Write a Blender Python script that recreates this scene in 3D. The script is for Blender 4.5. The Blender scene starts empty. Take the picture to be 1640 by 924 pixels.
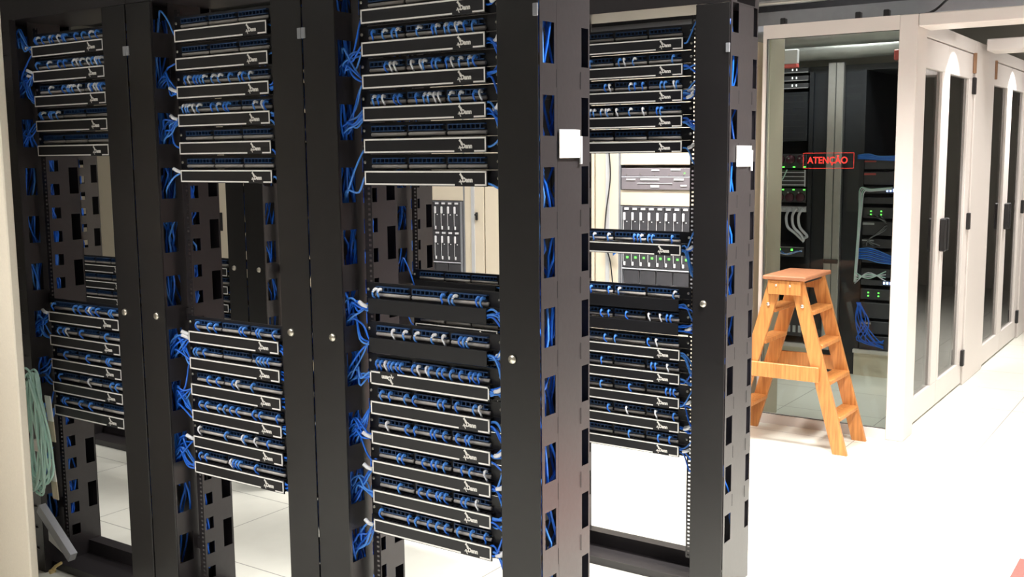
import bpy, math, random
from mathutils import Vector, Matrix
random.seed(11)
SC = bpy.context.scene
COL = SC.collection
H = 1.57                                  # eye height above the floor

# ------------------------------------------------------------------ camera
def rot(yaw, pitch, roll):
    f = Vector((-math.sin(yaw)*math.cos(pitch), math.cos(yaw)*math.cos(pitch), -math.sin(pitch)))
    r = f.cross(Vector((0, 0, 1))).normalized(); u = r.cross(f)
    r2 = r*math.cos(roll)+u*math.sin(roll); u2 = -r*math.sin(roll)+u*math.cos(roll)
    return Matrix(((r2.x, u2.x, -f.x), (r2.y, u2.y, -f.y), (r2.z, u2.z, -f.z)))
cd = bpy.data.cameras.new('camera'); cam = bpy.data.objects.new('camera', cd); COL.objects.link(cam)
cam.matrix_world = Matrix.Translation((0, 0, H)) @ rot(0.6000, 0.1254, -0.0095).to_4x4()
cd.sensor_width = 36; cd.lens = 36*1690.4/1640; cd.clip_start = .05
SC.camera = cam

# ------------------------------------------------------------------ light
w = bpy.data.worlds.new('world'); SC.world = w; w.use_nodes = True
w.node_tree.nodes['Background'].inputs[0].default_value = (.8, .9, 1, 1)
w.node_tree.nodes['Background'].inputs[1].default_value = .10
SC.view_settings.view_transform = 'Standard'; SC.view_settings.look = 'None'
SC.view_settings.gamma = 1; SC.view_settings.use_curve_mapping = False
SC.view_settings.exposure = 0.0
CEIL = 2.95
LIGHTS = [  # x, y, size x, size y, watts : troffers over the aisles
    (-4.2, .9, 1.2, .3, 30), (-2.9, .5, 1.2, .3, 28), (-1.95, .6, 1.2, .3, 24), (-3.2, 2.92, 1.2, .2, 2), (-1.9, 2.92, 1.2, .2, 1),  # third lamp added to lighten the nearest rack's front covers
    (-5.2, 4.45, 1.2, .3, 9), (-3.6, 4.45, 1.2, .3, 10), (-2.3, 4.6, 1.2, .3, 62),
    (-.50, 3.0, .3, 1.2, 150), (-.35, 4.6, .3, 1.2, 50), (-.6, 6.9, .3, .9, 30), (-.6, 8.9, .3, .9, 36),
    (-2.1, 6.75, .9, .2, 22), (-6.6, 3.0, 1.2, .3, 3)]

# ------------------------------------------------------------------ materials
def mat(name, col, rough=.5, metal=0, emis=None, es=0, bump=0, var=0, scale=20, spec=.5):
    m = bpy.data.materials.new(name); m.use_nodes = True; n = m.node_tree.nodes; l = m.node_tree.links
    b = n['Principled BSDF']; b.inputs['Base Color'].default_value = (*col, 1)
    b.inputs['Roughness'].default_value = rough; b.inputs['Metallic'].default_value = metal
    b.inputs['Specular IOR Level'].default_value = spec
    if emis: b.inputs['Emission Color'].default_value = (*emis, 1); b.inputs['Emission Strength'].default_value = es
    if var or bump:
        tc = n.new('ShaderNodeTexCoord'); no = n.new('ShaderNodeTexNoise'); no.inputs['Scale'].default_value = scale
        no.inputs['Detail'].default_value = 4; l.new(tc.outputs['Object'], no.inputs['Vector'])
        if var:
            r = n.new('ShaderNodeMapRange'); r.inputs['To Min'].default_value = 1-var; r.inputs['To Max'].default_value = 1+var
            l.new(no.outputs['Fac'], r.inputs['Value'])
            mx = n.new('ShaderNodeVectorMath'); mx.operation = 'SCALE'; mx.inputs[0].default_value = col
            l.new(r.outputs['Result'], mx.inputs['Scale']); l.new(mx.outputs['Vector'], b.inputs['Base Color'])
        if bump:
            bm = n.new('ShaderNodeBump'); bm.inputs['Strength'].default_value = bump; bm.inputs['Distance'].default_value = .002
            l.new(no.outputs['Fac'], bm.inputs['Height']); l.new(bm.outputs['Normal'], b.inputs['Normal'])
    return m
M = dict(
    rack=mat('rack_black_powdercoat', (.022, .019, .021), .38, var=.15, scale=60, bump=.1),
    cover=mat('upright_cover_black', (.012, .011, .012), .36, var=.2, scale=25, bump=.05),
    plate=mat('manager_black', (.009, .009, .012), .42, var=.2, scale=40),
    line=mat('white_silkscreen', (.88, .86, .84), .5), emblem=mat('pale_silkscreen', (.80, .78, .75), .5),
    strip=mat('grey_label_strip', (.46, .43, .41), .4, var=.1), port=mat('jack_blue', (.015, .05, .14), .4),
    dark=mat('jack_dark', (.004, .005, .008), .6),
    blue=mat('cable_blue', (.014, .15, .74), .35, var=.25, scale=9), blue2=mat('cable_light_blue', (.07, .27, .80), .35),
    white=mat('cable_white', (.78, .80, .88), .35), aqua=mat('fibre_aqua', (.60, .88, .80), .4, var=.1), boot=mat('boot_white', (.85, .86, .9), .35),
    cream=mat('cream_cabinet', (.74, .66, .53), .5, var=.04, scale=8), creamw=mat('enclosure_white', (.74, .69, .66), .4, var=.02, scale=5),
    foreg=mat('beige_panel', (.74, .68, .58), .55, var=.06, scale=160), silver=mat('brushed_silver', (.62, .62, .63), .35, .85, var=.1, scale=30),
    zinc=mat('zinc_screw', (.70, .66, .58), .3, .9), brass=mat('brass_screw', (.75, .6, .3), .35, .8), grey=mat('grey_metal', (.30, .31, .34), .45, .2, var=.1),
    lgrey=mat('light_grey_plastic', (.55, .56, .58), .5, var=.05), dgrey=mat('dark_grey_metal', (.07, .07, .08), .45, .2, var=.2),
    mauve=mat('server_mauve_grey', (.22, .20, .22), .45, var=.1), copper=mat('hinge_copper', (.45, .27, .17), .35, .7),
    tag=mat('paper_tag', (.88, .86, .84), .6), tan=mat('tan_tag', (.60, .52, .40), .7),
    ceil=mat('ceiling_grey', (.22, .23, .25), .8, var=.2, scale=2), wallm=mat('room_wall', (.62, .60, .55), .7, var=.05, scale=3),
    red=mat('red_mat', (.55, .06, .05), .8, var=.2, scale=90, bump=.3), redp=mat('red_paint', (.60, .10, .09), .5),
    redl=mat('red_lettering', (.75, .03, .02), .5), navy=mat('inner_cabinet', (.020, .023, .030), .35, var=.3, scale=10),
    purple=mat('fan_lens', (.10, .03, .05), .2), foil=mat('foil_duct', (.42, .43, .42), .35, .5, bump=1, var=.2, scale=12),
    lamp=mat('lamp_diffuser', (.9, .9, .9), .5, emis=(1, .97, .92), es=4), blackp=mat('black_plastic', (.015, .015, .017), .35),
    gled=mat('led_green', (.02, .3, .03), .4, emis=(.15, 1, .1), es=2.5), bled=mat('led_blue', (.1, .2, .8), .4, emis=(.45, .55, 1), es=4),
    wled=mat('led_white', (.8, .8, .8), .4, emis=(1, 1, 1), es=1.5),
)
def glass(name, tint, f0):
    m = bpy.data.materials.new(name); m.use_nodes = True; n = m.node_tree.nodes; l = m.node_tree.links
    n.remove(n['Principled BSDF']); o = n['Material Output']
    t = n.new('ShaderNodeBsdfTransparent'); t.inputs[0].default_value = (*tint, 1)
    g = n.new('ShaderNodeBsdfGlossy'); g.inputs['Roughness'].default_value = .02; g.inputs[0].default_value = (.9, .9, .9, 1)
    lw = n.new('ShaderNodeLayerWeight'); lw.inputs[0].default_value = f0
    mx = n.new('ShaderNodeMixShader'); l.new(lw.outputs['Fresnel'], mx.inputs[0]); l.new(t.outputs[0], mx.inputs[1]); l.new(g.outputs[0], mx.inputs[2])
    l.new(mx.outputs[0], o.inputs[0]); return m
M['glass'] = glass('clear_glass', (.90, .94, .92), .22); M['door_glass'] = glass('door_glass', (.80, .83, .82), .62)
def floor_mat():
    m = mat('raised_floor_tile', (.80, .79, .74), .3); n = m.node_tree.nodes; l = m.node_tree.links; b = n['Principled BSDF']
    g = n.new('ShaderNodeNewGeometry'); s = n.new('ShaderNodeSeparateXYZ'); l.new(g.outputs['Position'], s.inputs[0])
    def seam(ax, off):
        a = n.new('ShaderNodeMath'); a.operation = 'ADD'; a.inputs[1].default_value = -off+60.4+.0025; l.new(s.outputs[ax], a.inputs[0])
        d = n.new('ShaderNodeMath'); d.operation = 'MODULO'; d.inputs[1].default_value = .604; l.new(a.outputs[0], d.inputs[0])
        c = n.new('ShaderNodeMath'); c.operation = 'LESS_THAN'; c.inputs[1].default_value = .005; l.new(d.outputs[0], c.inputs[0]); return c
    x = seam('X', -2.245); y = seam('Y', 2.66)
    mm = n.new('ShaderNodeMath'); mm.operation = 'MAXIMUM'; l.new(x.outputs[0], mm.inputs[0]); l.new(y.outputs[0], mm.inputs[1])
    no = n.new('ShaderNodeTexNoise'); no.inputs['Scale'].default_value = 180
    cr = n.new('ShaderNodeMix'); cr.data_type = 'RGBA'; cr.inputs['A'].default_value = (.74, .74, .67, 1); cr.inputs['B'].default_value = (.81, .81, .74, 1)
    l.new(no.outputs['Fac'], cr.inputs['Factor'])
    mx = n.new('ShaderNodeMix'); mx.data_type = 'RGBA'; l.new(mm.outputs[0], mx.inputs['Factor']); l.new(cr.outputs['Result'], mx.inputs['A'])
    mx.inputs['B'].default_value = (.33, .32, .29, 1); l.new(mx.outputs['Result'], b.inputs['Base Color']); return m
M['floor'] = floor_mat()
def wood_mat():
    m = mat('orange_wood', (.6, .25, .07), .45); n = m.node_tree.nodes; l = m.node_tree.links; b = n['Principled BSDF']
    tc = n.new('ShaderNodeTexCoord'); mp = n.new('ShaderNodeMapping'); mp.inputs['Scale'].default_value = (40, 40, 3)
    no = n.new('ShaderNodeTexNoise'); no.inputs['Scale'].default_value = 2; no.inputs['Detail'].default_value = 6
    l.new(tc.outputs['Object'], mp.inputs[0]); l.new(mp.outputs[0], no.inputs['Vector'])
    cr = n.new('ShaderNodeValToRGB'); cr.color_ramp.elements[0].color = (.42, .155, .04, 1); cr.color_ramp.elements[0].position = .3
    cr.color_ramp.elements[1].color = (.66, .29, .085, 1); cr.color_ramp.elements[1].position = .7
    l.new(no.outputs['Fac'], cr.inputs[0]); l.new(cr.outputs[0], b.inputs['Base Color']); return m
M['wood'] = wood_mat(); M['worn'] = mat('worn_brown_wood', (.36, .15, .07), .6, var=.25, scale=30)

# ------------------------------------------------------------------ mesh helpers
class MB:
    def __init__(s): s.v = []; s.f = []; s.m = []; s.smooth = False
    def add(s, vs, fs, mi=0):
        k = len(s.v); s.v += [tuple(a) for a in vs]; s.f += [tuple(i+k for i in f) for f in fs]; s.m += [mi]*len(fs); return s
    def box(s, x0, x1, y0, y1, z0, z1, mi=0):
        vs = [(x, y, z) for z in (z0, z1) for y in (y0, y1) for x in (x0, x1)]
        return s.add(vs, [(0, 2, 3, 1), (4, 5, 7, 6), (0, 1, 5, 4), (2, 6, 7, 3), (0, 4, 6, 2), (1, 3, 7, 5)], mi)
    def bev(s, x0, x1, y0, y1, z0, z1, c, mi=0):   # box with chamfered edges
        vs = []; X = (x0, x1); Y = (y0, y1); Z = (z0, z1); idx = {}
        for i in (0, 1):
            for j in (0, 1):
                for k in (0, 1):
                    dx = c*(1-2*i); dy = c*(1-2*j); dz = c*(1-2*k)
                    for a, p in enumerate(((X[i], Y[j]+dy, Z[k]+dz), (X[i]+dx, Y[j], Z[k]+dz), (X[i]+dx, Y[j]+dy, Z[k]))):
                        idx[(i, j, k, a)] = len(vs); vs.append(p)
        I = idx; fs = []
        for i in (0, 1): fs.append([I[(i, 0, 0, 0)], I[(i, 1, 0, 0)], I[(i, 1, 1, 0)], I[(i, 0, 1, 0)]][::(1 if i else -1)])
        for j in (0, 1): fs.append([I[(0, j, 0, 1)], I[(1, j, 0, 1)], I[(1, j, 1, 1)], I[(0, j, 1, 1)]][::(-1 if j else 1)])
        for k in (0, 1): fs.append([I[(0, 0, k, 2)], I[(1, 0, k, 2)], I[(1, 1, k, 2)], I[(0, 1, k, 2)]][::(1 if k else -1)])
        for i in (0, 1):
            for j in (0, 1): fs.append([I[(i, j, 0, 0)], I[(i, j, 1, 0)], I[(i, j, 1, 1)], I[(i, j, 0, 1)]])
            for k in (0, 1): fs.append([I[(i, 0, k, 0)], I[(i, 1, k, 0)], I[(i, 1, k, 2)], I[(i, 0, k, 2)]])
        for j in (0, 1):
            for k in (0, 1): fs.append([I[(0, j, k, 1)], I[(1, j, k, 1)], I[(1, j, k, 2)], I[(0, j, k, 2)]])
        for i in (0, 1):
            for j in (0, 1):
                for k in (0, 1): fs.append([I[(i, j, k, 0)], I[(i, j, k, 1)], I[(i, j, k, 2)]])
        return s.add(vs, fs, mi)
    def cyl(s, c, r, h, ax='y', n=12, mi=0, r2=None, cap=True):
        r2 = r if r2 is None else r2; vs = []
        for q, rr in ((-h/2, r), (h/2, r2)):
            for i in range(n):
                a = 2*math.pi*i/n; p = {'y': (rr*math.cos(a), q, rr*math.sin(a)), 'z': (rr*math.cos(a), rr*math.sin(a), q), 'x': (q, rr*math.cos(a), rr*math.sin(a))}[ax]
                vs.append((c[0]+p[0], c[1]+p[1], c[2]+p[2]))
        fs = [(i, (i+1) % n, n+(i+1) % n, n+i) for i in range(n)]
        if cap: fs += [tuple(range(n))[::-1], tuple(range(n, 2*n))]
        return s.add(vs, fs, mi)
    def tube(s, pts, r, n=6, mi=0, rs=None):
        pts = [Vector(p) for p in pts]; vs = []; up = Vector((.3, .2, 1)).normalized(); K = len(pts)
        for i, p in enumerate(pts):
            t = (pts[min(i+1, K-1)]-pts[max(i-1, 0)])
            t = t.normalized() if t.length > 1e-9 else Vector((0, 0, 1))
            a = t.cross(up)
            if a.length < .05: a = t.cross(Vector((1, 0, 0)))
            a.normalize(); b = t.cross(a); q = rs[i] if rs else r
            for j in range(n): th = 2*math.pi*j/n; vs.append(p+a*math.cos(th)*q+b*math.sin(th)*q)
        fs = [(i*n+j, i*n+(j+1) % n, (i+1)*n+(j+1) % n, (i+1)*n+j) for i in range(K-1) for j in range(n)]
        fs += [tuple(range(n))[::-1], tuple(range((K-1)*n, K*n))]
        return s.add(vs, fs, mi)
    def grid(s, us, vs_, hole, t, plane='yz', at=0, mi=0):
        """plate over the grid us x vs_, cells where hole(i,j) is true are left open; thickness t from 'at'"""
        nu, nv = len(us), len(vs_); P = {}; fs = []; vv = []
        def pt(i, j, k):
            if (i, j, k) not in P:
                a = at+k*t
                P[(i, j, k)] = len(vv)
                vv.append({'yz': (a, us[i], vs_[j]), 'xz': (us[i], a, vs_[j]), 'xy': (us[i], vs_[j], a)}[plane])
            return P[(i, j, k)]
        solid = lambda i, j: 0 <= i < nu-1 and 0 <= j < nv-1 and not hole(i, j)
        for i in range(nu-1):
            for j in range(nv-1):
                if not solid(i, j): continue
                for k in (0, 1): fs.append((pt(i, j, k), pt(i+1, j, k), pt(i+1, j+1, k), pt(i, j+1, k)))
                for (a, b, c, d) in (((i-1, j), (i, j), (i, j+1), 0), ((i+1, j), (i+1, j), (i+1, j+1), 0), ((i, j-1), (i, j), (i+1, j), 0), ((i, j+1), (i, j+1), (i+1, j+1), 0)):
                    if not solid(*a): fs.append((pt(*b, 0), pt(*c, 0), pt(*c, 1), pt(*b, 1)))
        return s.add(vv, fs, mi)
    def ori(s, p, q, wv, tv, mi=0):   # board from p to q with half vectors wv, tv
        p, q, wv, tv = map(Vector, (p, q, wv, tv)); vs = [e+a*wv+b*tv for e in (p, q) for a, b in ((-1, -1), (1, -1), (1, 1), (-1, 1))]
        return s.add(vs, [(0, 3, 2, 1), (4, 5, 6, 7), (0, 1, 5, 4), (1, 2, 6, 5), (2, 3, 7, 6), (3, 0, 4, 7)], mi)
    def mesh(s, name, mats):
        me = bpy.data.meshes.new(name); me.from_pydata(s.v, [], s.f)
        for m in (mats if isinstance(mats, (list, tuple)) else [mats]): me.materials.append(M[m])
        me.polygons.foreach_set('material_index', s.m)
        if s.smooth: me.polygons.foreach_set('use_smooth', [True]*len(s.f))
        me.update(); return me
    def build(s, name, mats, parent=None, loc=(0, 0, 0)):
        o = bpy.data.objects.new(name, s.mesh(name, mats)); COL.objects.link(o); o.location = loc
        if parent: o.parent = parent
        return o
def sm(mb): mb.smooth = True; return mb
def tag(o, label, cat, group=None, kind=None):
    o['label'] = label; o['category'] = cat
    if group: o['group'] = group
    if kind: o['kind'] = kind
    return o
def thing(name, loc, label=None, cat=None, group=None, kind=None):
    o = bpy.data.objects.new(name, None); COL.objects.link(o); o.location = loc; o.empty_display_size = .1
    if label: tag(o, label, cat, group, kind)
    return o
def copy_tree(o, loc=None, parent=None):
    c = o.copy(); COL.objects.link(c)
    if parent: c.parent = parent
    if loc is not None: c.location = loc
    for ch in o.children: copy_tree(ch, None, c)
    return c
def spline(pts, n):
    pts = [Vector(p) for p in pts]; P = [pts[0]*2-pts[1]]+pts+[pts[-1]*2-pts[-2]]; out = []
    for i in range(1, len(P)-2):
        for k in range(n):
            t = k/n; a, b, c, d = P[i-1:i+3]
            out.append(.5*((2*b)+(c-a)*t+(2*a-5*b+4*c-d)*t*t+(3*b-a-3*c+d)*t**3))
    out.append(pts[-1]); return out
def text_mesh(body, size, ext, matname, name, off=0):
    cu = bpy.data.curves.new(name, 'FONT'); cu.body = body; cu.size = size; cu.extrude = ext; cu.offset = off; cu.resolution_u = 3
    o = bpy.data.objects.new(name, cu); COL.objects.link(o); bpy.context.view_layer.update()
    me = bpy.data.meshes.new_from_object(o.evaluated_get(bpy.context.evaluated_depsgraph_get()))
    bpy.data.objects.remove(o); me.transform(Matrix.Rotation(math.pi/2, 4, 'X')); me.materials.clear(); me.materials.append(M[matname]); return me
NUM = ['first', 'second', 'third', 'fourth', 'fifth', 'sixth', 'seventh', 'eighth', 'ninth', 'tenth', 'eleventh', 'twelfth', 'thirteenth', 'fourteenth', 'fifteenth']
used = set()
def inst(proto, loc):
    """the first use moves the prototype itself, later uses copy it with its parts"""
    if proto.name not in used: used.add(proto.name); proto.location = loc; return proto
    return copy_tree(proto, loc)

# ------------------------------------------------------------------ room
def structure(name, mb, m, label, cat, loc=(0, 0, 0)):
    return tag(mb.build(name, m, None, loc), label, cat, kind='structure')
structure('floor', MB().box(-10, 3.5, -2.5, 13, -.05, 0), 'floor', 'white raised floor of square tiles under all the racks', 'floor')
structure('ceiling', MB().box(-10, 3.5, -2.5, 13, CEIL, CEIL+.05), 'ceil', 'dim grey ceiling high above the racks', 'ceiling')
structure('wall_back', MB().box(-10, 3.5, 13, 13.1, 0, CEIL), 'wallm', 'pale far wall of the server room', 'wall')
structure('wall_left', MB().box(-10.1, -10, -2.5, 13, 0, CEIL), 'wallm', 'pale left wall of the server room', 'wall')
structure('wall_right', MB().box(3.5, 3.6, -2.5, 13, 0, CEIL), 'wallm', 'pale right wall of the server room', 'wall')
structure('wall_front', MB().box(-10, 3.5, -2.6, -2.5, 0, CEIL), 'wallm', 'pale wall behind the camera', 'wall')
for i, (x, y, sx, sy, W) in enumerate(LIGHTS):
    t = thing('ceiling_light', (x, y, CEIL), 'white ceiling light troffer over the server aisle', 'ceiling light', 'ceiling lights over the aisles')
    mb = MB(); mb.box(-sx/2-.02, sx/2+.02, -sy/2-.02, -sy/2, -.07, 0).box(-sx/2-.02, sx/2+.02, sy/2, sy/2+.02, -.07, 0)
    mb.box(-sx/2-.02, -sx/2, -sy/2, sy/2, -.07, 0).box(sx/2, sx/2+.02, -sy/2, sy/2, -.07, 0); mb.build('housing', 'lgrey', t)
    MB().box(-sx/2, sx/2, -sy/2, sy/2, -.05, -.04).build('diffuser', 'lamp', t)
    ld = bpy.data.lights.new('lamp', 'AREA'); ld.shape = 'RECTANGLE'; ld.size = sx; ld.size_y = sy; ld.energy = W; ld.spread = 1.95; ld.color = (1, .96, .91)
    lo = bpy.data.objects.new('lamp', ld); COL.objects.link(lo); lo.parent = t; lo.location = (0, 0, -.06)

# ------------------------------------------------------------------ open racks
WIN = [2.0225-.1775*k for k in range(12)]; WIN = [z for z in WIN if z > .1]
MID = [1.458+.0889*k for k in range(-15, 7)]
def zgrid(cs, hh, lo, hi):
    e = [lo]
    for c in sorted(cs): e += [c-hh, c+hh]
    return e+[hi]
TOPZ = 2.07
def rack_proto(slotted_left=False):
    t = thing('open_rack', (0, 0, 0))
    for sgn in (-1, 1):
        mb = MB()
        # inner wall: near windows, small middle windows, rear windows
        zs = sorted(set([round(z, 4) for z in zgrid(WIN, .05, 0, TOPZ)+zgrid(MID, .021, 0, TOPZ)]))
        def inw(z, cs, hh): return any(abs(z-c) < hh for c in cs)
        ys = [0.002, .010, .068, .098, .158, .20, .238, .245]
        def hole(i, j):
            zm = (zs[j]+zs[j+1])/2
            return (i == 1 and inw(zm, WIN, .05)) or (i == 3 and inw(zm, MID, .021)) or (i == 5 and inw(zm, WIN, .05))
        mb.grid(ys, zs, hole, .003*sgn, 'yz', .276*sgn)
        z2 = zgrid(WIN, .05, 0, TOPZ)
        op = not (slotted_left and sgn == -1)
        mb.grid([.002, .015, .068, .080], z2, lambda i, j: op and i == 1 and j % 2 == 1, .002*-sgn, 'yz', .399*sgn)
        mb.grid([.083, .203, .238, .245], z2, lambda i, j: op and i == 1 and j % 2 == 1, .002*-sgn, 'yz', .3975*sgn)
        a, b = sorted((.276*sgn, .397*sgn)); mb.box(a, b, .2425, .2445, 0, TOPZ)
        up = mb.build('upright', 'rack', t)
        for z in [1.845-.1775*k-.11 for k in range(9)]:   # narrow slits along the seam
            MB()
        sl = MB()
        for k in range(9):
            z = 1.76-.1775*k
            for yy in (.078, .196): sl.box(.3988*sgn-.0002, .3988*sgn+.0008, yy, yy+.0012, z-.022, z+.022)
        sl.build('slit', 'dark', up)
        if slotted_left and sgn == -1:
            zz = zgrid([.1+.0835*k for k in range(24)], .013, 0, TOPZ)
            MB().grid([-.42, -.372, -.288, -.258], zz, lambda i, j: i == 1 and j % 2 == 1, .003, 'xz', -.012).box(-.260, -.257, -.009, .012, 0, TOPZ).box(-.41, -.26, -.004, -.002, 0, TOPZ).build('slotted_plate', 'rack', t)  # solid sheet behind the slots, added to make them look dark
        else:
            x0, x1 = sorted((.2745*sgn, .3965*sgn))
            c = MB().bev(x0, x1, -.004, .001, .004, TOPZ-.002, .0015).build('upright_cover', 'cover', t)
            sx = .315*sgn
            s = sm(MB().cyl((sx, -.007, 1.052), .0105, .006, n=20, r2=.0125)).build('lock_screw', 'zinc', c)
            MB().cyl((sx, -.0105, 1.052), .0045, .002, n=6).build('socket', 'dark', s) if False else None
            MB().bev(*sorted((.385*sgn, .399*sgn)), -.009, -.004, 1.905, 1.935, .001).build('latch', 'grey', c)
        # 19 inch mounting rails, front and rear
        for y0, nm in ((.075, 'mounting_rail'),):
            r = MB(); zs3 = [.09]; n = 0
            while zs3[-1] < TOPZ-.03: zs3 += [zs3[-1]+.0085, zs3[-1]+.01482]
            xs = sorted([.2225*sgn, .2285*sgn, .2375*sgn, .252*sgn]); hc = 1
            if sgn < 0: hc = 1
            r.grid(xs, zs3, lambda i, j: i == hc and j % 2 == 1, .002, 'xz', y0)
            x0, x1 = sorted((.250*sgn, .252*sgn)); r.box(x0, x1, y0+.002, y0+.03, .09, zs3[-1])
            for z in (.25, 1.05, 1.85):
                a, b = sorted((.252*sgn, .2765*sgn)); r.box(a, b, y0+.010, y0+.028, z-.02, z+.02)
            r.build(nm, 'rack', t)
    MB().box(-.399, .399, .0, .05, TOPZ, TOPZ+.09).box(-.399, .399, .05, .245, TOPZ, TOPZ+.004).box(-.399, .399, .21, .245, TOPZ+.004, TOPZ+.09).build('header', 'rack', t)
    MB().box(-.276, .276, .03, .24, .0, .012).box(-.276, .276, .19, .24, .012, .065).box(-.276, .276, .03, .034, .012, .03).build('base', 'rack', t)
    return t
rackP = rack_proto(); rackA = rack_proto(True)
CX = lambda k: -1.817-.8*k
RD = {('1', 0): 'black open rack with a white tag on its side, nearest to the camera', ('1', 1): 'black open rack in the near row, just left of the tagged front rack',
      ('1', 2): 'black open rack at the far left with a slotted left upright',
      ('2', 0): 'black open rack in the second row, beside the wooden stepladder', ('2', 1): 'black open rack in the second row seen through the nearest rack',
      ('2', 2): 'black open rack in the second row mostly hidden by near uprights', ('2', 3): 'black open rack in the second row behind the middle left bay',
      ('2', 4): 'black open rack in the second row seen through the leftmost bay'}
YR = {'1': 2.2, '2': 3.375}
for (row, k), lab in RD.items():
    loc = (CX(k), YR[row], 0)
    o = rackA if (row, k) == ('1', 2) else inst(rackP, loc)
    o.location = loc; tag(o, lab, 'rack')

# ------------------------------------------------------------------ rack equipment prototypes
# horizontal cable manager: y=0 is the front of the cover, mounting plane y=.030
lw = .0043; LW, LH = .2117, .0193
def emblem_mesh():
    me = text_mesh('Dann', .0165, .0002, 'emblem', 'emblem', .0009)
    mb = MB(); s = 1
    for v in me.vertices: mb.v.append((v.co.x*.95+.006, v.co.y-.0002, v.co.z-.0095))
    for p in me.polygons: mb.f.append(tuple(p.vertices)); mb.m.append(0)
    y0, y1 = -.0005, 0
    def prism(pts): n = len(pts); mb.add([(x, y, z) for y in (y0, y1) for x, z in pts], [tuple(range(n)), tuple(range(n, 2*n))[::-1]]+[(i, (i+1) % n, n+(i+1) % n, n+i) for i in range(n)])
    prism([(-.004, .010), (.0015, .016), (.003, .011), (.009, .005), (.009, -.001), (.004, -.002), (.001, .006)])
    prism([(-.003, -.004), (.001, -.003), (.0055, -.0165), (.0035, -.0165)]); prism([(-.005, -.008), (.010, -.006), (.010, -.0085), (-.005, -.0105)])
    return mb
EM = emblem_mesh().mesh('emblem', 'emblem')
def manager_proto(kind):
    t = thing('cable_manager', (0, 0, 0))
    mb = MB(); mb.box(-.2413, .2413, .027, .030, -.0215, .0215)
    xs = [-.205]
    while xs[-1] < .204: xs += [xs[-1]+.0105, xs[-1]+.0165]
    for z in (-.0195, .0180): mb.grid(xs, [.004, .020, .027], lambda i, j: j == 0 and i % 2 == 1, .0015, 'xy', z)
    mb.build('tray', 'plate', t)
    if kind == 'plain':
        mb = MB(); mb.bev(-.213, .205, 0, .003, -.021, .0215, .0008).box(-.213, .205, .003, .010, .0205, .0215); mb.build('cover', 'plate', t)
    else:
        c = MB().bev(-LW-.0025, LW+.0025, 0, .004, -LH-.002, LH+.002, .0008).build('cover', 'plate', t)
        o = MB(); y0, y1 = -.0005, .0005; s = -1 if kind == 'flipped' else 1
        def bx(x0, x1, z0, z1):
            X = sorted((s*x0, s*x1)); Z = sorted((s*z0, s*z1)); o.box(*X, y0, y1, *Z)
        bx(-LW, LW, LH-lw, LH); bx(-LW, -LW+lw, -LH, LH); bx(LW-lw, LW, -LH, LH)
        bx(-LW, LW*.51, -LH, -LH+lw); bx(LW*.82, LW, -LH, -LH+lw)
        o.build('outline', 'line', c)
        e = bpy.data.objects.new('emblem', EM); COL.objects.link(e); e.parent = c
        e.location = (s*LW*.60, -.0002, 0)
        if s < 0: e.rotation_euler = (0, math.pi, 0)
    for sx in (-.2325, .2325): sm(MB().cyl((sx, .0255, .0), .0042, .003, n=10)).build('screw', 'zinc', t)
    return t
mP = manager_proto('outlined'); mF = manager_proto('flipped'); mN = manager_proto('plain')
def pp_proto():
    t = thing('patch_bay', (0, 0, 0))
    MB().bev(-.2413, .2413, .0265, .030, -.0215, .0215, .0006).build('panel_plate', 'plate', t)
    for g in range(3):
        x0 = -.198+g*.136
        xs = []
        for i in range(8): xs += [x0+i*.0152, x0+i*.0152+.0022]
        xs.append(x0+8*.0152); b = MB().grid(xs, [-.004, -.001, .009, .012], lambda i, j: i % 2 == 1 and j == 1, .010, 'xz', .0165).build('port_block', 'port', t)
        MB().box(x0, xs[-1], .0255, .0265, -.003, .011).build('port_opening', 'dark', b)
        sm(MB().tube([(x0, .021, -.0125), (xs[-1]+.004, .021, -.0125)], .0058, 8)).build('label_strip', 'strip', t)
    sm(MB().cyl((.2325, .025, .0), .0045, .003, n=10)).build('screw', 'zinc', t); sm(MB().cyl((-.2325, .025, .0), .0045, .003, n=10)).build('screw', 'zinc', t)
    return t
pP = pp_proto()
# patch cord prototypes: y relative to the manager face, z relative to the jack
def cord_proto(i):
    rnd = random.Random(40+i); dx = rnd.uniform(-.008, .008); lean = rnd.uniform(-.010, .010)
    white = i in (1, 3, 6); t = None
    p = [(0, .017, .003), (dx*.2, .006, .005), (dx*.6, -.001, -.003), (dx, .004, -.014), (dx+lean*.5, .010, -.022), (dx+lean, .016, -.034)]
    c = sm(MB().tube(spline(p, 4), .0027, 6)).build('patch_cable', ('white' if i == 6 else 'blue2' if i % 2 else 'blue'))
    d = Vector(p[2])-Vector(p[1]);
    sm(MB().tube(spline(p[:3], 3), .0042, 6, rs=[.0046, .0046, .0044, .0042, .004, .0034, .003])).build('boot', 'boot' if white else 'blue2', c)
    return c
cords = [cord_proto(i) for i in range(8)]

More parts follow.
